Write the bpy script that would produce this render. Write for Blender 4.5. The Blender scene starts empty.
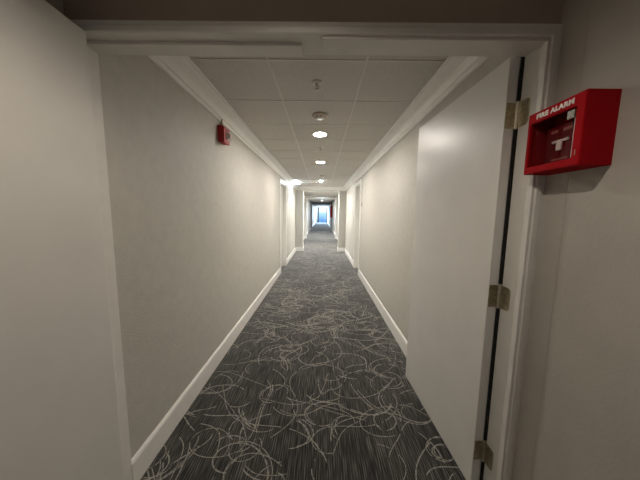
import bpy, bmesh, math, random
from mathutils import Vector, Matrix
random.seed(7)
S = bpy.context.scene
COL = S.collection
H = 1.36                      # camera height
XL, XR = -0.919, 0.840        # corridor side walls
CZ = H + 0.9154               # ceiling
JL, JR = -0.907, 0.811        # cross-corridor door frame opening
Y1, Y2 = 0.933, 1.050         # frame near / far plane
T = H + 0.638                 # frame soffit
PY = 8.55                     # first portal
YE = 36.0                     # end of the corridor

# ------------------------------------------------------------------ helpers
def link(o, parent=None):
    COL.objects.link(o)
    if parent is not None:
        o.parent = parent
    return o

def obj(name, bm, mats, parent=None, smooth=False):
    me = bpy.data.meshes.new(name)
    bmesh.ops.recalc_face_normals(bm, faces=bm.faces[:])
    bm.to_mesh(me); bm.free()
    for m in (mats if isinstance(mats, (list, tuple)) else [mats]):
        me.materials.append(m)
    if smooth:
        for p in me.polygons: p.use_smooth = True
    return link(bpy.data.objects.new(name, me), parent)

def box(bm, x0, x1, y0, y1, z0, z1, bev=0.0, seg=2):
    b = bmesh.new()
    vs = [b.verts.new((x, y, z)) for x in (x0, x1) for y in (y0, y1) for z in (z0, z1)]
    for f in ((0,1,3,2),(4,6,7,5),(0,4,5,1),(2,3,7,6),(0,2,6,4),(1,5,7,3)):
        b.faces.new([vs[i] for i in f])
    bmesh.ops.recalc_face_normals(b, faces=b.faces[:])
    if bev > 0:
        bmesh.ops.bevel(b, geom=b.edges[:], offset=bev, segments=seg, affect='EDGES', profile=0.5)
    merge(bm, b)
    return bm

def merge(bm, b, M=None):
    if M is not None:
        bmesh.ops.transform(b, matrix=M, verts=b.verts[:])
    t = bpy.data.meshes.new('tmp'); b.to_mesh(t); b.free()
    bm.from_mesh(t); bpy.data.meshes.remove(t)

def nb(*a, **k):
    return box(bmesh.new(), *a, **k)

def cyl(bm, c, r, h, axis='z', n=24, r2=None, bev=0.0):
    b = bmesh.new()
    bmesh.ops.create_cone(b, cap_ends=True, segments=n, radius1=r, radius2=r if r2 is None else r2, depth=h)
    if bev: bmesh.ops.bevel(b, geom=[e for e in b.edges if len(e.link_faces) == 2 and any(len(f.verts) > 4 for f in e.link_faces)], offset=bev, segments=2, affect='EDGES')
    R = {'z': Matrix.Identity(4), 'x': Matrix.Rotation(math.pi/2, 4, 'Y'), 'y': Matrix.Rotation(-math.pi/2, 4, 'X')}[axis]
    merge(bm, b, Matrix.Translation(c) @ R)
    return bm

def lathe(prof, c, n=32):
    """prof: (r, z) list"""
    bm = bmesh.new(); rings = []
    for r, z in prof:
        rings.append([bm.verts.new((c[0]+max(r, 1e-5)*math.cos(2*math.pi*i/n), c[1]+max(r, 1e-5)*math.sin(2*math.pi*i/n), c[2]+z)) for i in range(n)])
    for a, b in zip(rings, rings[1:]):
        for i in range(n):
            bm.faces.new((a[i], a[(i+1) % n], b[(i+1) % n], b[i]))
    bmesh.ops.remove_doubles(bm, verts=bm.verts[:], dist=2e-5)
    return bm

def sweep(bm, rings, closed=False, cap=True):
    """rings: list of equal-length closed point loops"""
    vr = [[bm.verts.new(p) for p in r] for r in rings]
    n = len(vr[0]); k = len(vr)
    for i in range(k if closed else k-1):
        a, b = vr[i], vr[(i+1) % k]
        for j in range(n):
            bm.faces.new((a[j], a[(j+1) % n], b[(j+1) % n], b[j]))
    if cap and not closed:
        bm.faces.new(vr[0]); bm.faces.new(list(reversed(vr[-1])))
    return bm

def tag(o, label, cat=None, kind=None, group=None):
    o['label'] = label
    if cat: o['category'] = cat
    if kind: o['kind'] = kind
    if group: o['group'] = group
    return o

def thing(name, label, cat, loc, group=None):
    o = bpy.data.objects.new(name, None); o.location = loc; o.empty_display_size = .05
    link(o)
    return tag(o, label, cat, None, group)

def rel(o, parent):
    """parent keeping world place (parts are modelled in world space)"""
    o.parent = parent
    o.matrix_parent_inverse = Matrix.Translation(-Vector(parent.location))
    return o

def pobj(name, bm, mats, parent, smooth=False):
    return rel(obj(name, bm, mats, None, smooth), parent)

def copy_tree(o, parent=None):
    c = o.copy(); COL.objects.link(c)
    if parent is not None: c.parent = parent
    for ch in list(o.children):
        copy_tree(ch, c)
    return c

# ------------------------------------------------------------------ materials
def mat(name, col, rough=.6, metal=0.0, spec=.5, bump=None, mottle=None, emit=None, coat=0):
    m = bpy.data.materials.new(name); m.use_nodes = True
    nt = m.node_tree; b = nt.nodes['Principled BSDF']
    b.inputs['Base Color'].default_value = (*col, 1)
    b.inputs['Roughness'].default_value = rough
    b.inputs['Metallic'].default_value = metal
    b.inputs['Specular IOR Level'].default_value = spec
    if coat: b.inputs['Coat Weight'].default_value = coat; b.inputs['Coat Roughness'].default_value = .15
    tc = nt.nodes.new('ShaderNodeTexCoord')
    if mottle:
        sc, amt = mottle
        n = nt.nodes.new('ShaderNodeTexNoise'); n.inputs['Scale'].default_value = sc; n.inputs['Detail'].default_value = 5
        nt.links.new(tc.outputs['Object'], n.inputs['Vector'])
        mr = nt.nodes.new('ShaderNodeMapRange')
        mr.inputs['From Min'].default_value = .3; mr.inputs['From Max'].default_value = .7
        mr.inputs['To Min'].default_value = 1-amt; mr.inputs['To Max'].default_value = 1+amt
        nt.links.new(n.outputs['Fac'], mr.inputs['Value'])
        mx = nt.nodes.new('ShaderNodeMix'); mx.data_type = 'RGBA'; mx.blend_type = 'MULTIPLY'; mx.inputs['Factor'].default_value = 1
        mx.inputs['A'].default_value = (*col, 1)
        nt.links.new(mr.outputs['Result'], mx.inputs['B'])
        nt.links.new(mx.outputs['Result'], b.inputs['Base Color'])
    if bump:
        sc, st, scale3 = bump
        mp = nt.nodes.new('ShaderNodeMapping'); mp.inputs['Scale'].default_value = scale3
        n = nt.nodes.new('ShaderNodeTexNoise'); n.inputs['Scale'].default_value = sc; n.inputs['Detail'].default_value = 3
        nt.links.new(tc.outputs['Object'], mp.inputs['Vector']); nt.links.new(mp.outputs['Vector'], n.inputs['Vector'])
        bp = nt.nodes.new('ShaderNodeBump'); bp.inputs['Strength'].default_value = st; bp.inputs['Distance'].default_value = .004
        nt.links.new(n.outputs['Fac'], bp.inputs['Height']); nt.links.new(bp.outputs['Normal'], b.inputs['Normal'])
    if emit:
        c, s = emit
        b.inputs['Emission Color'].default_value = (*c, 1); b.inputs['Emission Strength'].default_value = s
    return m

M_wall  = mat('greige_wallpaper', (.505, .485, .435), .62, bump=(60, .35, (1, 1, 2.2)), mottle=(18, .045))
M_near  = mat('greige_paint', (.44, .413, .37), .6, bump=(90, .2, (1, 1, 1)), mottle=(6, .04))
M_brown = mat('taupe_brown', (.37, .30, .245), .6, bump=(90, .2, (1, 1, 1)), mottle=(6, .04))  # darker and browner than the near walls
M_trim  = mat('white_trim_gloss', (.84, .825, .785), .32, mottle=(9, .03))
M_frame = mat('white_frame_paint', (.72, .70, .66), .33, bump=(40, .06, (1, 1, 1)), mottle=(14, .04))
M_door  = mat('off_white_door_paint', (.72, .705, .67), .36, spec=.4, bump=(35, .06, (1, 1, .4)), mottle=(5, .03))
M_tile  = mat('acoustic_tile', (.63, .605, .57), .9, bump=(220, .25, (1, 1, 1)), mottle=(60, .05))
M_grid  = mat('white_grid_metal', (.70, .67, .63), .5)
M_brass = mat('aged_brass', (.42, .37, .26), .36, .85, mottle=(70, .25))
M_pin   = mat('polished_hinge_pin', (.85, .80, .68), .32, 1.0)
M_red   = mat('red_plastic', (.36, .004, .009), .75, spec=.08, mottle=(12, .06))
M_dred  = mat('shaded_red_device', (.13, .003, .006), .5, spec=.2)  # red darkened to stand for shade inside the alarm box
M_strobe = mat('red_strobe_plastic', (.42, .006, .010), .45)
M_white = mat('white_print', (.82, .80, .76), .5)
M_plast = mat('white_plastic', (.70, .66, .60), .4)
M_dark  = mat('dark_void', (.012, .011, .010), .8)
M_steel = mat('brushed_steel', (.55, .53, .50), .35, .9)
M_cond  = mat('painted_conduit', (.30, .27, .22), .5)
M_lens  = mat('strobe_lens', (.75, .72, .68), .12)
M_sign  = mat('room_sign_grey', (.16, .15, .14), .4)
M_alum  = mat('dark_bronze_aluminium', (.05, .06, .075), .4, .3)

def emissive(name, col, s):
    m = bpy.data.materials.new(name); m.use_nodes = True
    nt = m.node_tree; nt.nodes.clear()
    o = nt.nodes.new('ShaderNodeOutputMaterial'); e = nt.nodes.new('ShaderNodeEmission')
    e.inputs['Color'].default_value = (*col, 1); e.inputs['Strength'].default_value = s
    nt.links.new(e.outputs[0], o.inputs[0]); return m

def glass(name, tint=(1, 1, 1), refl=.08):
    m = bpy.data.materials.new(name); m.use_nodes = True
    nt = m.node_tree; nt.nodes.clear()
    o = nt.nodes.new('ShaderNodeOutputMaterial'); mx = nt.nodes.new('ShaderNodeMixShader')
    t = nt.nodes.new('ShaderNodeBsdfTransparent'); g = nt.nodes.new('ShaderNodeBsdfGlossy')
    t.inputs['Color'].default_value = (*tint, 1); g.inputs['Roughness'].default_value = .05
    mx.inputs[0].default_value = refl
    nt.links.new(t.outputs[0], mx.inputs[1]); nt.links.new(g.outputs[0], mx.inputs[2]); nt.links.new(mx.outputs[0], o.inputs[0])
    return m
M_glass = glass('clear_glass')
M_cover = glass('clear_cover', (.9, .86, .86), .004)

# carpet: charcoal with lengthwise broken yarn streaks
def carpet():
    m = bpy.data.materials.new('charcoal_streaked_carpet'); m.use_nodes = True
    nt = m.node_tree; b = nt.nodes['Principled BSDF']; L = nt.links
    tc = nt.nodes.new('ShaderNodeTexCoord')
    def noise(scale3, sc, det=2):
        mp = nt.nodes.new('ShaderNodeMapping'); mp.inputs['Scale'].default_value = scale3
        n = nt.nodes.new('ShaderNodeTexNoise'); n.inputs['Scale'].default_value = sc; n.inputs['Detail'].default_value = det
        L.new(tc.outputs['Object'], mp.inputs['Vector']); L.new(mp.outputs['Vector'], n.inputs['Vector'])
        return n.outputs['Fac']
    def ramp(src, stops):
        r = nt.nodes.new('ShaderNodeValToRGB'); e = r.color_ramp.elements
        for i, (p, c) in enumerate(stops):
            x = e[i] if i < 2 else e.new(p)
            x.position = p; x.color = (*c, 1)
        L.new(src, r.inputs['Fac']); return r.outputs['Color']
    streak = ramp(noise((1, .045, 1), 165, 2), [(.36, (.016, .0155, .0145)), (.50, (.046, .044, .041)), (.64, (.105, .100, .092))])
    blot = ramp(noise((1, .8, 1), 3.2, 3), [(.35, (.72, .72, .72)), (.65, (1.2, 1.2, 1.2))])
    fine = ramp(noise((1, 1, 1), 420, 2), [(.3, (.55, .55, .55)), (.7, (1.4, 1.4, 1.4))])
    def mul(a, c):
        x = nt.nodes.new('ShaderNodeMix'); x.data_type = 'RGBA'; x.blend_type = 'MULTIPLY'; x.inputs['Factor'].default_value = 1
        L.new(a, x.inputs['A']); L.new(c, x.inputs['B']); return x.outputs['Result']
    wv = nt.nodes.new('ShaderNodeTexWave'); wv.bands_direction = 'X'; wv.inputs['Scale'].default_value = 24
    wv.inputs['Distortion'].default_value = 1.2; wv.inputs['Detail'].default_value = 2; wv.inputs['Detail Scale'].default_value = .6
    mpw = nt.nodes.new('ShaderNodeMapping'); mpw.inputs['Scale'].default_value = (1, .08, 1)
    L.new(tc.outputs['Object'], mpw.inputs['Vector']); L.new(mpw.outputs['Vector'], wv.inputs['Vector'])
    rib = ramp(wv.outputs['Fac'], [(.05, (.45, .45, .45)), (.45, (1.25, 1.25, 1.25))])
    L.new(mul(mul(mul(streak, blot), fine), rib), b.inputs['Base Color'])
    b.inputs['Roughness'].default_value = .95; b.inputs['Specular IOR Level'].default_value = .15
    b.inputs['Sheen Weight'].default_value = .22; b.inputs['Sheen Roughness'].default_value = .45
    bp = nt.nodes.new('ShaderNodeBump'); bp.inputs['Strength'].default_value = .5; bp.inputs['Distance'].default_value = .004
    L.new(noise((1, .25, 1), 260, 2), bp.inputs['Height']); L.new(bp.outputs['Normal'], b.inputs['Normal'])
    return m
M_carpet = carpet()

def yarn():
    m = bpy.data.materials.new('beige_scribble_yarn'); m.use_nodes = True
    nt = m.node_tree; b = nt.nodes['Principled BSDF']; L = nt.links
    tc = nt.nodes.new('ShaderNodeTexCoord')
    n = nt.nodes.new('ShaderNodeTexNoise'); n.inputs['Scale'].default_value = 55; n.inputs['Detail'].default_value = 4
    L.new(tc.outputs['Object'], n.inputs['Vector'])
    r = nt.nodes.new('ShaderNodeValToRGB'); e = r.color_ramp.elements
    e[0].position = .34; e[0].color = (.09, .086, .078, 1); e[1].position = .55; e[1].color = (.30, .28, .245, 1)
    L.new(n.outputs['Fac'], r.inputs['Fac']); L.new(r.outputs['Color'], b.inputs['Base Color'])
    b.inputs['Roughness'].default_value = .95; b.inputs['Specular IOR Level'].default_value = .1; b.inputs['Sheen Weight'].default_value = .3
    return m
M_yarn = yarn()

# ------------------------------------------------------------------ floor (carpet with its woven scribble lines)
def floor():
    bm = bmesh.new()
    def quad(x0, x1, y0, y1, z=0, mi=0):
        f = bm.faces.new([bm.verts.new(p) for p in ((x0, y0, z), (x1, y0, z), (x1, y1, z), (x0, y1, z))]); f.material_index = mi
    quad(-1.6, 2.9, -2.6, YE+1.0)
    rng = random.Random(11)
    def ribbon(pts, w, z):
        prev = None
        gap = 0
        for i, p in enumerate(pts):
            if gap > 0: gap -= 1
            elif rng.random() < .03: gap = rng.randint(1, 3)
            a = pts[max(i-1, 0)]; c = pts[min(i+1, len(pts)-1)]
            dx, dy = c[0]-a[0], c[1]-a[1]; l = math.hypot(dx, dy) or 1
            ww = w*(.35 if i in (0, len(pts)-1) else 1)*rng.uniform(.85, 1.15)
            nx, ny = -dy/l*ww, dx/l*ww
            cur = None
            if -.915 < p[0] < .836 or p[1] < Y1 and -.95 < p[0] < .85:
                cur = (bm.verts.new((p[0]+nx, p[1]+ny, z)), bm.verts.new((p[0]-nx, p[1]-ny, z)))
            if prev and cur and not gap:
                f = bm.faces.new((prev[0], prev[1], cur[1], cur[0])); f.material_index = 1
            prev = cur
    y = 0.3; n = 0
    while y < 22:
        dens = 56
        dy = 1/dens/1.75*1.0
        y += dy*rng.uniform(.5, 1.5)
        x = rng.uniform(-1.0, .95); yy = y
        a = rng.uniform(0, 2*math.pi)
        step = .016 if y < 5 else .03
        L = rng.choice((.2, .3, .42, .6, .9))*rng.uniform(.8, 1.2)
        k = rng.choice((-1, 1))*rng.choice((3, 5, 7, 9, 12)); k2 = rng.choice((-1, 1, 1))*k*rng.uniform(.2, 1.6)
        pts = []; N = int(L/step)
        for i in range(N):
            t = i/N
            kk = k*(1-t)+k2*t + 3*math.sin(t*9+n)
            a += kk*step
            x += math.cos(a)*step*1.12; yy += math.sin(a)*step*.9
            pts.append((x, yy))
        z = .0006+.0003*(n % 5)
        ribbon(pts, rng.uniform(.0021, .0038)*(1 if y < 2.6 else 1.15), z)
        if rng.random() < .28:           # a second strand running alongside
            o = rng.uniform(.012, .03); s = rng.randint(0, N//4)
            ribbon([(px+o, py+o*.5) for px, py in pts[s:N-rng.randint(0, N//4)]], rng.uniform(.002, .0035), z+.00015)
        n += 1
    me = bpy.data.meshes.new('floor'); bm.to_mesh(me); bm.free()
    me.materials.append(M_carpet); me.materials.append(M_yarn)
    o = link(bpy.data.objects.new('floor', me))
    tag(o, 'charcoal streaked carpet with beige scribble lines along the corridor', 'floor', 'structure')
floor()

# ------------------------------------------------------------------ side walls (with doorways)
LD = (5.33, 6.12)   # doorway in the left wall
RD = (5.27, 5.96)   # doorway in the right wall
DH = H + .655       # their head height
def side_wall(name, x, out, y0, holes, label):
    x0, x1 = sorted((x, x+out))
    bm = bmesh.new(); y = y0
    for a, b in holes:
        box(bm, x0, x1, y, a, 0, CZ+.25); box(bm, x0, x1, a, b, DH, CZ+.25); y = b
    box(bm, x0, x1, y, YE+.2, 0, CZ+.25)
    return tag(obj(name, bm, M_wall), label, 'wall', 'structure')
side_wall('wall_left', XL, -.12, 1.034, [LD], 'long beige wall down the left side of the corridor')
side_wall('wall_right', XR, .12, Y2+.004, [RD], 'long beige wall down the right side of the corridor')

# wall above / around the cross-corridor frame, and the space the camera stands in
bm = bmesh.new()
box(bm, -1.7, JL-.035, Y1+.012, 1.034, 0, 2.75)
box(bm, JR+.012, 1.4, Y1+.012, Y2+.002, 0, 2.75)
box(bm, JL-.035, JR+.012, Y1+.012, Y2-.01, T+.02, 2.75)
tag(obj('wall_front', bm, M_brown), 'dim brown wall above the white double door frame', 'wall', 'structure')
NXR = .845
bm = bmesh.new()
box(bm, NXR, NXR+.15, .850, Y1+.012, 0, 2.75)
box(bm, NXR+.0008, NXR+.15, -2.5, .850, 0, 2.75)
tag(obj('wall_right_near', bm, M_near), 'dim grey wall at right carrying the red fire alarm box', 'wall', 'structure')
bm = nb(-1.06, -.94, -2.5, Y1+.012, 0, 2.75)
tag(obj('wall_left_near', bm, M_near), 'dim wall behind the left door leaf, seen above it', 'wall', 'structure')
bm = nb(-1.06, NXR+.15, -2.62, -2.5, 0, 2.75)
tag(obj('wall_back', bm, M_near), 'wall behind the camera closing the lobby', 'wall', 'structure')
bm = nb(-1.06, NXR+.15, -2.62, Y1+.012, 2.215, 2.36)
tag(obj('ceiling_near', bm, M_tile), 'lobby ceiling above the camera', 'ceiling', 'structure')

# ------------------------------------------------------------------ corridor ceiling
bm = nb(XL-.05, XR+.05, Y2-.01, YE+.2, CZ, CZ+.05)
ceil = tag(obj('ceiling', bm, M_tile), 'suspended ceiling of pale square tiles over the corridor', 'ceiling', 'structure')
bm = bmesh.new()
w, t = .009, .004
ROW0, ROWP = 2.083, .5297
cols = (-.336, .257)
rows = []
y = ROW0-2*ROWP
while y < YE:
    rows.append(y); y += ROWP
for y in rows:
    box(bm, XL, XR, y-w*.8, y+w*.8, CZ-t, CZ)
for x in cols:
    box(bm, x-w, x+w, Y2, YE, CZ-t*1.2, CZ)
obj('ceiling_grid', bm, M_grid, ceil)

# crown mouldings: profile (projection, drop)
CROWN = [(0, 0), (.118, 0), (.118, -.007), (.110, -.013), (.100, -.015), (.090, -.024), (.072, -.036), (.052, -.052), (.038, -.070),
         (.028, -.088), (.018, -.092), (.014, -.100), (.013, -.112), (.006, -.117), (0, -.117)]
def crown(name, x, s, y0, y1, label):
    bm = bmesh.new()
    sweep(bm, [[(x+s*p, yy-(p if i and m else 0)*1, CZ+d) for p, d in CROWN] for i, (yy, m) in enumerate(((y0, 0), (y1, 1)))])
    return tag(obj(name, bm, M_trim), label, 'crown moulding', 'structure')
crown('trim_1', XL, 1, Y2, PY, 'white crown moulding along the top of the left wall')
crown('trim_2', XR, -1, Y2, PY, 'white crown moulding along the top of the right wall')
bm = bmesh.new()
sweep(bm, [[(xx+s*p, PY-p, CZ+d) for p, d in CROWN] for xx, s in ((XL, 1), (XR, -1))])
tag(obj('trim_3', bm, M_trim), 'white crown moulding crossing the corridor above the first narrowing', 'crown moulding', 'structure')

# baseboards
BB = [(0, 0), (.013, 0), (.013, .128), (.010, .136), (.004, .147), (0, .147)]
def base(name, x, s, segs, label):
    bm = bmesh.new()
    for a, b in segs:
        sweep(bm, [[(x+s*p, yy, d) for p, d in BB] for yy in (a, b)])
    return tag(obj(name, bm, M_trim), label, 'baseboard', 'structure')
base('baseboard_left', XL, 1, [(1.036, LD[0]-.085), (LD[1]+.085, PY), (PY+.30, 12.9), (13.06, 20.9), (21.2, YE)], 'white baseboard along the left wall')
base('baseboard_right', XR, -1, [(Y2+.005, RD[0]-.085), (RD[1]+.085, PY), (PY+.30, 12.9), (13.06, 20.9), (21.2, YE)], 'white baseboard along the right wall')

# ------------------------------------------------------------------ cross-corridor door frame
bm = bmesh.new()
cw = .0275
# jamb+casing profile swept round left / head / right: (inset into opening o, y)
def ring(x, z, sx, sz):
    prof = [(-.03, Y2), (0, Y2), (0, Y1+.004), (-.004, Y1), (-.022, Y1), (-.0265, Y1+.002), (-.040, Y1+.003), (-.0435, Y1+.009), (-.0435, Y1+.02), (-.03, Y1+.02)]
    return [(x+sx*o, y, z+sz*o) for o, y in prof]
right = [ring(JR, 0, -1, 0), ring(JR, T, -1, -1)]
sweep(bm, [ring(JL, T, 1, -1), ring(JR, T, -1, -1), ring(JR, 0, -1, 0)])
def lring(z, sz):
    prof = [(-.034, 1.034), (0, 1.034), (0, Y1+.004), (-.004, Y1), (-.022, Y1), (-.032, Y1+.003), (-.033, Y1+.02)]
    return [(JL+o, y, z-(o*sz)) for o, y in prof]
sweep(bm, [lring(0, 0), lring(T, 1)])
frame = tag(obj('trim_4', bm, M_frame), 'white metal frame around the pair of cross-corridor doors', 'door frame', 'structure')
bm = bmesh.new(); box(bm, JL, -.083, Y1+.046, Y2-.004, T-.012, T, .002)
obj('door_stop', bm, M_frame, frame)
bm = bmesh.new(); box(bm, -.008, JR-.001, Y1+.012, Y1+.064, T-.010, T, .002)
obj('door_stop', bm, M_frame, frame)
bm = bmesh.new(); box(bm, JR-.010, JR+.001, Y1+.006, Y1+.03, 0, T-.0105, .002)
obj('door_stop', bm, M_frame, frame)

# ------------------------------------------------------------------ the two door leaves
# left leaf, swung towards the camera against the lobby wall
bm = nb(-.895, -.851, .065, .929, .012, T-.004, .0025)
d1 = tag(obj('door_1', bm, M_door), 'plain off-white door leaf at left, swung open towards the viewer', 'door', 'structure')
# right leaf, swung away into the corridor
A = Vector((.760, 1.062, 0)); Bv = Vector((.724, 1.896, 0))
d = (Bv-A); Wd = d.length; ang = math.atan2(d.y, d.x)
bm = nb(0, Wd, -.043, 0, .010, H+.645, .002)
d2 = obj('door_2', bm, M_door)
d2.location = A; d2.rotation_euler = (0, 0, ang)
tag(d2, 'plain off-white door leaf at right, swung open along the corridor wall on brass hinges', 'door', 'structure')
d2M = Matrix.Translation(A) @ Matrix.Rotation(ang, 4, 'Z')
# hinges: leaf on the door edge, leaf on the jamb, knuckled barrel
def rleaf(bm, ax, x0, x1, ya, yb, z0, z1, r=.016):
    pts = []
    for cy_, cz_, a0 in ((yb, z1, None), (ya+r, z1-r, 90), (ya+r, z0+r, 180), (yb, z0, None)):
        if a0 is None: pts.append((cy_, cz_)); continue
        for i in range(6):
            t = math.radians(a0+i*18); pts.append((cy_+r*math.cos(t), cz_+r*math.sin(t)))
    sweep(bm, [[(x, y, z) for y, z in pts] for x in (x0, x1)])
def hinge(zc):
    hh = .051
    bx, by = .8065, 1.0575
    bm = bmesh.new()                                  # barrel of five knuckles + pin tips
    for i in range(5):
        cyl(bm, (bx, by, zc-hh+(i+.5)*2*hh/5), .0068, 2*hh/5-.0012, n=16, bev=.0006)
    cyl(bm, (bx, by, zc), .0046, 2*hh, n=12)
    cyl(bm, (bx, by, zc+hh+.002), .0065, .004, n=16, bev=.001); cyl(bm, (bx, by, zc-hh-.002), .0065, .004, n=16, bev=.001)
    hb = obj('hinge', bm, M_pin, None, False)
    hb.parent = d2; hb.matrix_parent_inverse = d2M.inverted()
    hb['label'] = 'brass butt hinge'
    def leaf(bm):
        o = obj('hinge_leaf', bm, M_brass); o.parent = hb; return o
    # jamb leaf (lies on the jamb, facing the corridor)
    bm = bmesh.new(); rleaf(bm, 'x', .8085, .8112, Y2-.048, by, zc-hh, zc+hh)
    for k, dz in enumerate((-.036, -.013, .013, .036)): cyl(bm, (.8082, Y2-(.036 if k % 2 else .02), zc+dz), .004, .0016, 'x', 12)
    leaf(bm)
    # door leaf on the hinge edge
    b2 = bmesh.new(); rleaf(b2, 'x', -.0022, .0004, -.0455, -.001, zc-hh, zc+hh)
    for k, dz in enumerate((-.036, -.013, .013, .036)): cyl(b2, (-.0024, -(.016 if k % 2 else .032), zc+dz), .004, .0016, 'x', 12)
    bmesh.ops.transform(b2, matrix=d2M, verts=b2.verts[:])
    leaf(b2)
HZ = (H+.416, H-.362, H-1.141)
for z in HZ:
    hinge(z)
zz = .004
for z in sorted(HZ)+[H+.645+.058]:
    sl = obj('gap_shade', nb(.8030, .8150, 1.0560, 1.0620, zz, z-.058), M_dark, frame); zz = z+.058  # black strips added in the hinge gap to stand for its shade

# ------------------------------------------------------------------ fire alarm box on the near right wall
FX, FXw = .749, .8465
fy0, fy1, fz0, fz1 = .730, .924, H+.152, H+.362
FC = ((FX+FXw)/2, (fy0+fy1)/2, fz0)
fa = thing('fire_alarm_box', 'red fire alarm pull station cover with white FIRE ALARM lettering on right wall', 'fire alarm', (FXw-.02, FC[1], fz0))
bm = bmesh.new()
wy0, wy1, wz0, wz1 = fy0+.026, fy1-.012, fz0+.024, fz1-.036   # window opening
box(bm, FX+.012, FXw-.006, fy0, fy0+.008, fz0+.008, fz1-.008)     # near end
box(bm, FX+.012, FXw-.006, fy1-.008, fy1, fz0+.008, fz1-.008)     # far end
box(bm, FX+.012, FXw-.006, fy0, fy1, fz1-.008, fz1)
box(bm, FX+.012, FXw-.006, fy0, fy1, fz0, fz0+.008)
box(bm, FXw-.006, FXw, fy0, fy1, fz0, fz1)
housing = pobj('housing', bm, M_red, fa)
bm = bmesh.new()                                           # front frame round the window
outer = [(fy0, fz0), (fy1, fz0), (fy1, fz1), (fy0, fz1)]
inner = [(wy0, wz0), (wy1, wz0), (wy1, wz1), (wy0, wz1)]
fr = bmesh.new()
of = [fr.verts.new((FX, y, z)) for y, z in outer]; inf = [fr.verts.new((FX, y, z)) for y, z in inner]
ob = [fr.verts.new((FX+.012, y, z)) for y, z in outer]; ib = [fr.verts.new((FX+.012, y, z)) for y, z in inner]
for i in range(4):
    j = (i+1) % 4
    fr.faces.new((of[i], of[j], inf[j], inf[i])); fr.faces.new((ob[i], ib[i], ib[j], ob[j]))
    fr.faces.new((of[i], ob[i], ob[j], of[j])); fr.faces.new((inf[i], inf[j], ib[j], ib[i]))
bmesh.ops.recalc_face_normals(fr, faces=fr.faces[:])
bmesh.ops.bevel(fr, geom=[e for e in fr.edges if abs(e.verts[0].co.x-FX) < 1e-5 and abs(e.verts[1].co.x-FX) < 1e-5 and len(e.link_faces) == 2], offset=.002, segments=2, affect='EDGES')
merge(bm, fr)
pobj('front_frame', bm, M_red, fa)
bm = nb(FX+.006, FX+.0075, wy0-.002, wy1+.002, wz0-.002, wz1+.002)
pobj('clear_window', bm, M_cover, fa)

def lettering(txt, size, bold, name, parent, M, material, spacing=1.0, depth=.0006, sx=1.0):
    cu = bpy.data.curves.new(name, 'FONT'); cu.body = txt; cu.size = size; cu.align_x = 'CENTER'; cu.align_y = 'CENTER'
    cu.offset = bold; cu.extrude = depth; cu.space_character = spacing
    to = bpy.data.objects.new(name, cu); COL.objects.link(to)
    bpy.context.view_layer.update()
    me = bpy.data.meshes.new_from_object(to.evaluated_get(bpy.context.evaluated_depsgraph_get()))
    bpy.data.objects.remove(to)
    me.transform(M @ Matrix.Diagonal((sx, 1, 1, 1)))
    me.materials.clear(); me.materials.append(material)
    o = link(bpy.data.objects.new(name, me))
    return rel(o, parent) if parent.type == 'EMPTY' else o
# text facing -x, reading along -y (towards the camera)
TX = Matrix(((0, 0, -1, 0), (-1, 0, 0, 0), (0, 1, 0, 0), (0, 0, 0, 1)))
def txm(x, y, z): return Matrix.Translation((x, y, z)) @ TX
lt = lettering('FIRE ALARM', .0205, .0011, 'lettering', fa, txm(FX-.0004, (wy0+wy1)/2-.007, fz1-.0180), M_white, 1.12, sx=1.06)
lt['label'] = 'white FIRE ALARM lettering'
# pull station inside
bm = bmesh.new()
py0, py1, pz0, pz1 = wy0+.020, wy1-.028, wz0+.004, wz1-.026
box(bm, FX+.036, FXw-.006, py0, py1, pz0, pz1, .004)
ps = pobj('pull_station', bm, M_dred, fa)
bm = bmesh.new()
cy = (py0+py1)/2; cz_ = (pz0+pz1)/2
PX = FX+.036
hx = PX-.006
box(bm, hx, PX, cy-.030, cy+.026, cz_+.004, cz_+.012, .002)     # T handle: bar
box(bm, hx, PX, cy-.008, cy+.010, cz_-.022, cz_+.005, .002)      # T handle: stem
hd = obj('pull_handle', bm, M_white); hd.parent = ps
hd['label'] = 'white T-shaped pull handle'
M_pale = mat('pale_red_print', (.36, .12, .10), .5)
for y0_, y1_, z0_, z1_ in ((.012, .036, pz1-.022, pz1-.012), (-.036, -.006, pz1-.022, pz1-.012), (-.028, .028, pz0+.008, pz0+.013)):
    pm = obj('printed_mark', nb(PX-.001, PX+.001, cy+y0_, cy+y1_, z0_, z1_), M_pale); pm.parent = ps
bm = bmesh.new()                                            # metal clip in the upper near corner + modelled reflection on the cover edge
box(bm, FX+.001, FX+.006, wy0+.004, wy0+.026, wz1-.030, wz1-.006, .001)
box(bm, FX-.001, FX+.002, wy0+.008, wy0+.012, wz1-.028, wz1-.008); box(bm, FX-.001, FX+.002, wy0+.017, wy0+.021, wz1-.028, wz1-.008)
o = pobj('metal_clip', bm, M_steel, fa); o['label'] = 'small grey metal clip'
bm = bmesh.new(); cyl(bm, (FX+.009, wy0+.006, (wz0+wz1)/2-.012), .0022, (wz1-wz0)-.032, 'z', 12)  # pale rod shaped as the clear cover's edge reflection
o = pobj('cover_glint', bm, M_plast, fa)
bm = nb(FX-.0012, FX+.001, fy0+.012, fy0+.0155, fz0+.030, fz0+.046, .0005)
o = pobj('lock_slot', bm, M_pale, fa)

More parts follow.
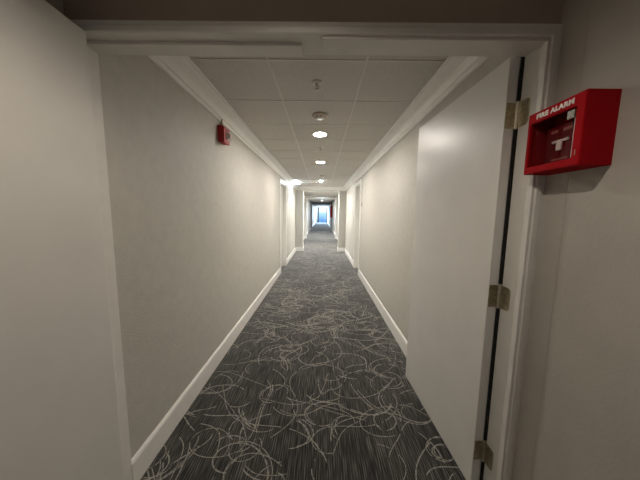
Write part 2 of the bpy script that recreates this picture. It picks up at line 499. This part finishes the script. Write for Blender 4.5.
# ------------------------------------------------------------------ horn strobe on left wall
hy, hz = 2.24, H+.69
hs = thing('horn_strobe', 'small red horn strobe with clear lens high on left wall', 'fire alarm strobe', (XL, hy, hz-.08))
bm = nb(XL-.0015, XL+.045, hy-.058, hy+.058, hz-.075, hz+.065, .005)
pobj('back_box', bm, M_strobe, hs)
bm = nb(XL+.045, XL+.058, hy-.062, hy+.062, hz-.080, hz+.055, .004)
fp = pobj('face_plate', bm, M_strobe, hs)
bm = bmesh.new()
sweep(bm, [[(XL+.058, hy-.02, hz-.05), (XL+.058, hy+.05, hz-.05), (XL+.058, hy+.05, hz+.02), (XL+.058, hy-.02, hz+.02)],
           [(XL+.092, hy-.006, hz-.03), (XL+.092, hy+.036, hz-.03), (XL+.092, hy+.036, hz+.004), (XL+.092, hy-.006, hz+.004)]])
pobj('strobe_lens', bm, M_lens, hs)
bm = bmesh.new(); cyl(bm, (XL+.014, hy, hz+.095), .009, .07, 'z', 14); box(bm, XL, XL+.026, hy-.014, hy+.014, hz+.09, hz+.098, .002)
pobj('conduit', bm, M_cond, hs)

# ------------------------------------------------------------------ ceiling devices
def downlight(x, y, strength, col, label, k=1.0):
    o = thing('ceiling_downlight', label, 'ceiling light', (x, y, CZ), 'recessed downlights along the corridor ceiling')
    bm = lathe([(r_*k, z_) for r_, z_ in ((.070, .002), (.092, .001), (.094, -.004), (.088, -.009), (.074, -.010), (.070, -.004), (.070, .002))], (x, y, CZ))
    pobj('trim_ring', bm, M_plast, o, True)
    key = (strength, col)
    if key not in LM: LM[key] = emissive('lamp_lens', col, strength)
    bm = lathe([(r_*k, z_*(1 if k == 1 else 2.0)) for r_, z_ in ((0, -.0085), (.030, -.0082), (.055, -.0068), (.071, -.0045), (.071, -.003), (0, -.003))], (x, y, CZ))
    pobj('lens', bm, LM[key], o, True)
    return o
LM = {}
WARM = (1, .93, .84); NEUT = (1, .985, .96); COOL = (.93, .97, 1)
for y, s, c, lab in (
    (2.908, 285, WARM, 'round ceiling light nearest the doorway, brightest of the row'),
    (4.437, 420, WARM, 'round ceiling light second from the doorway'),
    (6.978, 1200, NEUT, 'round ceiling light just before the first narrowing of the corridor'),
    (9.45, 2000, NEUT, 'unseen ceiling light added behind the first narrowing'),  # added out of sight behind the beam to brighten the next section
    (14.2, 1800, COOL, 'unseen ceiling light added behind the white frame in mid corridor'),
    (17.0, 400, COOL, 'ceiling light ahead of the far dark header'),
    (24.0, 900, COOL, 'unseen ceiling light added behind the far dark header'),
    (30.0, 300, COOL, 'ceiling light nearest the bright end window')):
    downlight(-.035 if y < 12 else 0, y, s, c, lab, .6 if 6 < y < 8 else 1.0)

panel = thing('added_glow_panel', 'added cool glow panel close to the left wall before the first narrowing', 'ceiling light', (-.735, 7.17, CZ))  # panel added to make the cool glow, its real source is unseen
pobj('panel_frame', nb(-.798, -.672, 6.85, 7.50, CZ-.010, CZ, .003), M_plast, panel)
pobj('panel_diffuser', nb(-.790, -.680, 6.86, 7.49, CZ-.035, CZ-.009, .006), emissive('panel_diffuser', (.76, .89, 1), 17), panel)

def detector(x, y, label):
    o = thing('smoke_detector', label, 'smoke detector', (x, y, CZ), 'smoke detectors')
    bm = lathe([(0, 0), (.074, 0), (.076, -.006), (.072, -.014), (.060, -.020), (.050, -.021)], (x, y, CZ)); 
    pobj('base', bm, mat('detector_plastic', (.50, .43, .36), .5), o, True)
    bm = lathe([(.050, -.020), (.046, -.023), (.046, -.030), (.038, -.034), (0, -.035)], (x, y, CZ))
    pobj('sensor_cap', bm, M_plast, o, True)
    bm = bmesh.new()
    for k in range(8):
        a = k*math.pi/4+.2
        b = bmesh.new(); box(b, .043, .0475, -.011, .011, -.0295, -.0235)
        merge(bm, b, Matrix.Translation((x, y, CZ)) @ Matrix.Rotation(a, 4, 'Z'))
    pobj('vent_slots', bm, M_dark, o)
    return o
detector(-.030, 2.365, 'round beige smoke detector just before the nearest ceiling light')

def sprinkler(x, y, label):
    o = thing('ceiling_sprinkler', label, 'sprinkler', (x, y, CZ), 'ceiling sprinklers')
    bm = lathe([(0, 0), (.036, 0), (.037, -.003), (.026, -.008), (.012, -.010)], (x, y, CZ))
    pobj('escutcheon', bm, M_plast, o, True)
    bm = lathe([(.011, -.008), (.011, -.020), (.007, -.022), (.007, -.026)], (x, y, CZ), 16)
    for s in (-1, 1):
        box(bm, x+s*.010-.0018, x+s*.010+.0018, y-.002, y+.002, CZ-.046, CZ-.018)
    box(bm, x-.0115, x+.0115, y-.002, y+.002, CZ-.048, CZ-.044)
    pobj('body', bm, M_steel, o)
    bm = lathe([(0, -.047), (.017, -.047), (.018, -.049), (.006, -.0505), (0, -.0505)], (x, y, CZ), 20)
    pobj('deflector', bm, M_steel, o, True)
    return o
sprinkler(-.047, 1.80, 'small sprinkler head on the ceiling tile nearest the doorway')
sprinkler(-.027, 3.48, 'small sprinkler head between the two nearest ceiling lights')
detector(.01, 5.98, 'smoke detector farther down the ceiling, before the third ceiling light')

# ------------------------------------------------------------------ room doors off the corridor
def casing(name, x, s, y0, y1, label):
    """white casing round a doorway on the wall plane x, facing s"""
    cw, th = .085, .018
    bm = bmesh.new()
    a, b = sorted((x, x+s*th))
    box(bm, a, b, y0-cw, y0, 0, DH+cw, .003); box(bm, a, b, y1, y1+cw, 0, DH+cw, .003); box(bm, a, b, y0, y1, DH, DH+cw, .003)
    c, e = sorted((x, x-s*.12))
    box(bm, c, e, y0, y0+.012, 0, DH); box(bm, c, e, y1-.012, y1, 0, DH); box(bm, c, e, y0, y1, DH-.012, DH)
    return tag(obj(name, bm, M_trim), label, 'door frame', 'structure')
casing('trim_5', XL, 1, *LD, 'white frame of the room doorway in the left wall')
casing('trim_6', XR, -1, *RD, 'white frame of the room doorway in the right wall')
bm = nb(XL-.115, XL-.07, LD[0]+.014, LD[1]-.014, .01, DH-.014, .002)
d3 = tag(obj('door_3', bm, M_door), 'closed pale room door recessed in the left wall', 'door', 'structure')
bm = bmesh.new(); cyl(bm, (XL-.055, LD[0]+.08, .98), .024, .03, 'x', 20, bev=.003); box(bm, XL-.045, XL-.030, LD[0]+.07, LD[0]+.19, .97, .99, .004)
obj('door_handle', bm, M_steel, d3)
bm = nb(XR+.07, XR+.115, RD[0]+.014, RD[1]-.014, .01, DH-.014, .002)
d4 = tag(obj('door_4', bm, M_door), 'closed pale room door recessed in the right wall', 'door', 'structure')
bm = bmesh.new(); cyl(bm, (XR+.055, RD[0]+.08, .98), .024, .03, 'x', 20, bev=.003); box(bm, XR+.030, XR+.045, RD[0]+.07, RD[0]+.19, .97, .99, .004)
obj('door_handle', bm, M_steel, d4)

# room number plate beside the right doorway
rs = obj('room_sign', nb(XR-.008, XR, RD[0]-.20, RD[0]-.12, H+.155, H+.235, .002), M_sign)
tag(rs, 'small dark room number plate on right wall beside the doorway', 'room sign')

# ------------------------------------------------------------------ portals down the corridor
def portal(name, y0, y1, xl, xr, zt, m, label, cat='wall'):
    bm = bmesh.new()
    box(bm, XL-.02, xl, y0, y1, 0, CZ+.02); box(bm, xr, XR+.02, y0, y1, 0, CZ+.02); box(bm, xl, xr, y0, y1, zt, CZ+.02)
    return tag(obj(name, bm, m), label, cat, 'structure')
portal('wall_portal', PY, PY+.30, -.662, .605, H+.79, M_wall, 'beige pier and beam narrowing the corridor, with white baseboard returns')
bm = bmesh.new()
for x0, x1, s in ((XL, -.662, 1), (XR, .605, -1)):
    # front return, reveal
    a, b = sorted((x0, x1+s*.013))
    box(bm, a, b, PY-.013, PY, 0, .147, .003)
    c, e = sorted((x1, x1+s*.013))
    box(bm, c, e, PY-.013, PY+.30, 0, .147, .003)
tag(obj('baseboard_portal', bm, M_trim), 'white baseboard wrapped round the first narrowing', 'baseboard', 'structure')
portal('trim_7', 12.9, 13.06, -.80, .735, H+.815, M_trim, 'white door frame crossing the corridor beyond the first narrowing', 'door frame')
portal('trim_8', 20.9, 21.2, -.84, .77, H+.76, mat('grey_header', (.42, .42, .44), .6), 'grey frame and header far down the corridor', 'door frame')

# distant double-door leaves held open, and red cabinet
fx = thing('hose_cabinet', 'dark red cabinet far down the corridor on the right wall', 'cabinet', (XR, 20.0, H-.3))
pobj('cabinet_body', nb(XR-.13, XR-.0004, 19.6, 20.3, H-.32, H+.62, .01), M_red, fx)
pobj('cabinet_door', nb(XR-.150, XR-.131, 19.63, 20.27, H-.29, H+.59, .005), M_red, fx)

# ------------------------------------------------------------------ end of the corridor: glazed doorway to the sea light
gx0, gx1, gz1 = -.43, .70, H+.93
ex0, ex1 = XL-.02, XR+.02
bm = bmesh.new()
box(bm, ex0, gx0-.20, YE, YE+.15, 0, CZ+.02); box(bm, gx1+.13, ex1, YE, YE+.15, 0, CZ+.02)
tag(obj('wall_end', bm, M_wall), 'end wall of the corridor around the bright window', 'wall', 'structure')
bm = bmesh.new()
box(bm, gx0-.20, gx0, YE-.02, YE+.13, 0, CZ+.02, .004); box(bm, gx1, gx1+.13, YE-.02, YE+.13, 0, CZ+.02, .004); box(bm, gx0, gx1, YE-.02, YE+.13, CZ-.05, CZ+.02); box(bm, gx0, gx1, YE-.02, YE+.13, 0, .05)
win = tag(obj('window_1', bm, M_alum), 'tall bright blue-white window at the far end of the corridor', 'window', 'structure')
obj('window_pane', nb(gx0, gx1, YE+.05, YE+.056, .05, CZ-.05), M_glass, win)

# ------------------------------------------------------------------ light
def area(name, loc, target, sx, sy, power, col):
    l = bpy.data.lights.new(name, 'AREA'); l.shape = 'RECTANGLE'; l.size = sx; l.size_y = sy; l.energy = power; l.color = col
    o = bpy.data.objects.new(name, l); COL.objects.link(o); o.location = loc
    o.rotation_euler = (Vector(target)-Vector(loc)).to_track_quat('-Z', 'Y').to_euler()
    return o
area('end_window_daylight', (.13, YE-.10, 1.3), (.13, 20, 1.0), 1.1, 2.2, 300, (.52, .74, 1))
l = bpy.data.lights.new('lobby_downlight', 'SPOT'); l.energy = 12.5; l.color = (1, .88, .74); l.spot_size = math.radians(156); l.spot_blend = .55; l.shadow_soft_size = .035
o = bpy.data.objects.new('lobby_downlight', l); COL.objects.link(o); o.location = (-.11, .39, 2.165)
area('lobby_fill', (-.05, -2.3, 1.15), (.0, .9, .95), 1.3, .8, 1.0, (1, .97, .92))  # added fill from behind the camera, no window there

w = bpy.data.worlds.new('daylight'); S.world = w; w.use_nodes = True
nt = w.node_tree; bg = nt.nodes['Background']
tc = nt.nodes.new('ShaderNodeTexCoord'); sp = nt.nodes.new('ShaderNodeSeparateXYZ'); rp = nt.nodes.new('ShaderNodeValToRGB'); mr = nt.nodes.new('ShaderNodeMapRange')
nt.links.new(tc.outputs['Generated'], sp.inputs[0]); nt.links.new(sp.outputs['Z'], mr.inputs['Value'])
mr.inputs['From Min'].default_value = -.045; mr.inputs['From Max'].default_value = .045
nt.links.new(mr.outputs['Result'], rp.inputs['Fac'])
e = rp.color_ramp.elements
e[0].position = .1; e[0].color = (.10, .30, .80, 1); e[1].position = .60; e[1].color = (1, 1, 1, 1)
x = e.new(.5); x.color = (.42, .78, 1, 1)
nt.links.new(rp.outputs['Color'], bg.inputs['Color']); bg.inputs['Strength'].default_value = .8

# ------------------------------------------------------------------ camera
cam = bpy.data.cameras.new('camera'); co = bpy.data.objects.new('camera', cam); COL.objects.link(co)
fw = Vector((-0.00597859, 0.99389519, -0.11016631)); r = Vector((0.99988523, 0.00747526, 0.01317751)); u = Vector((-0.01392059, 0.11007488, 0.99382581))
co.matrix_world = Matrix(((r.x, u.x, -fw.x, 0), (r.y, u.y, -fw.y, 0), (r.z, u.z, -fw.z, H), (0, 0, 0, 1)))
cam.sensor_fit = 'HORIZONTAL'; cam.sensor_width = 36; cam.lens = 36*240.31/640; cam.clip_start = .02; cam.clip_end = 200
S.camera = co

S.view_settings.view_transform = 'Standard'; S.view_settings.look = 'None'
S.view_settings.exposure = .62; S.view_settings.gamma = 1; S.view_settings.use_curve_mapping = False
S.cycles.use_denoising = True
S.cycles.max_bounces = 10; S.cycles.diffuse_bounces = 7
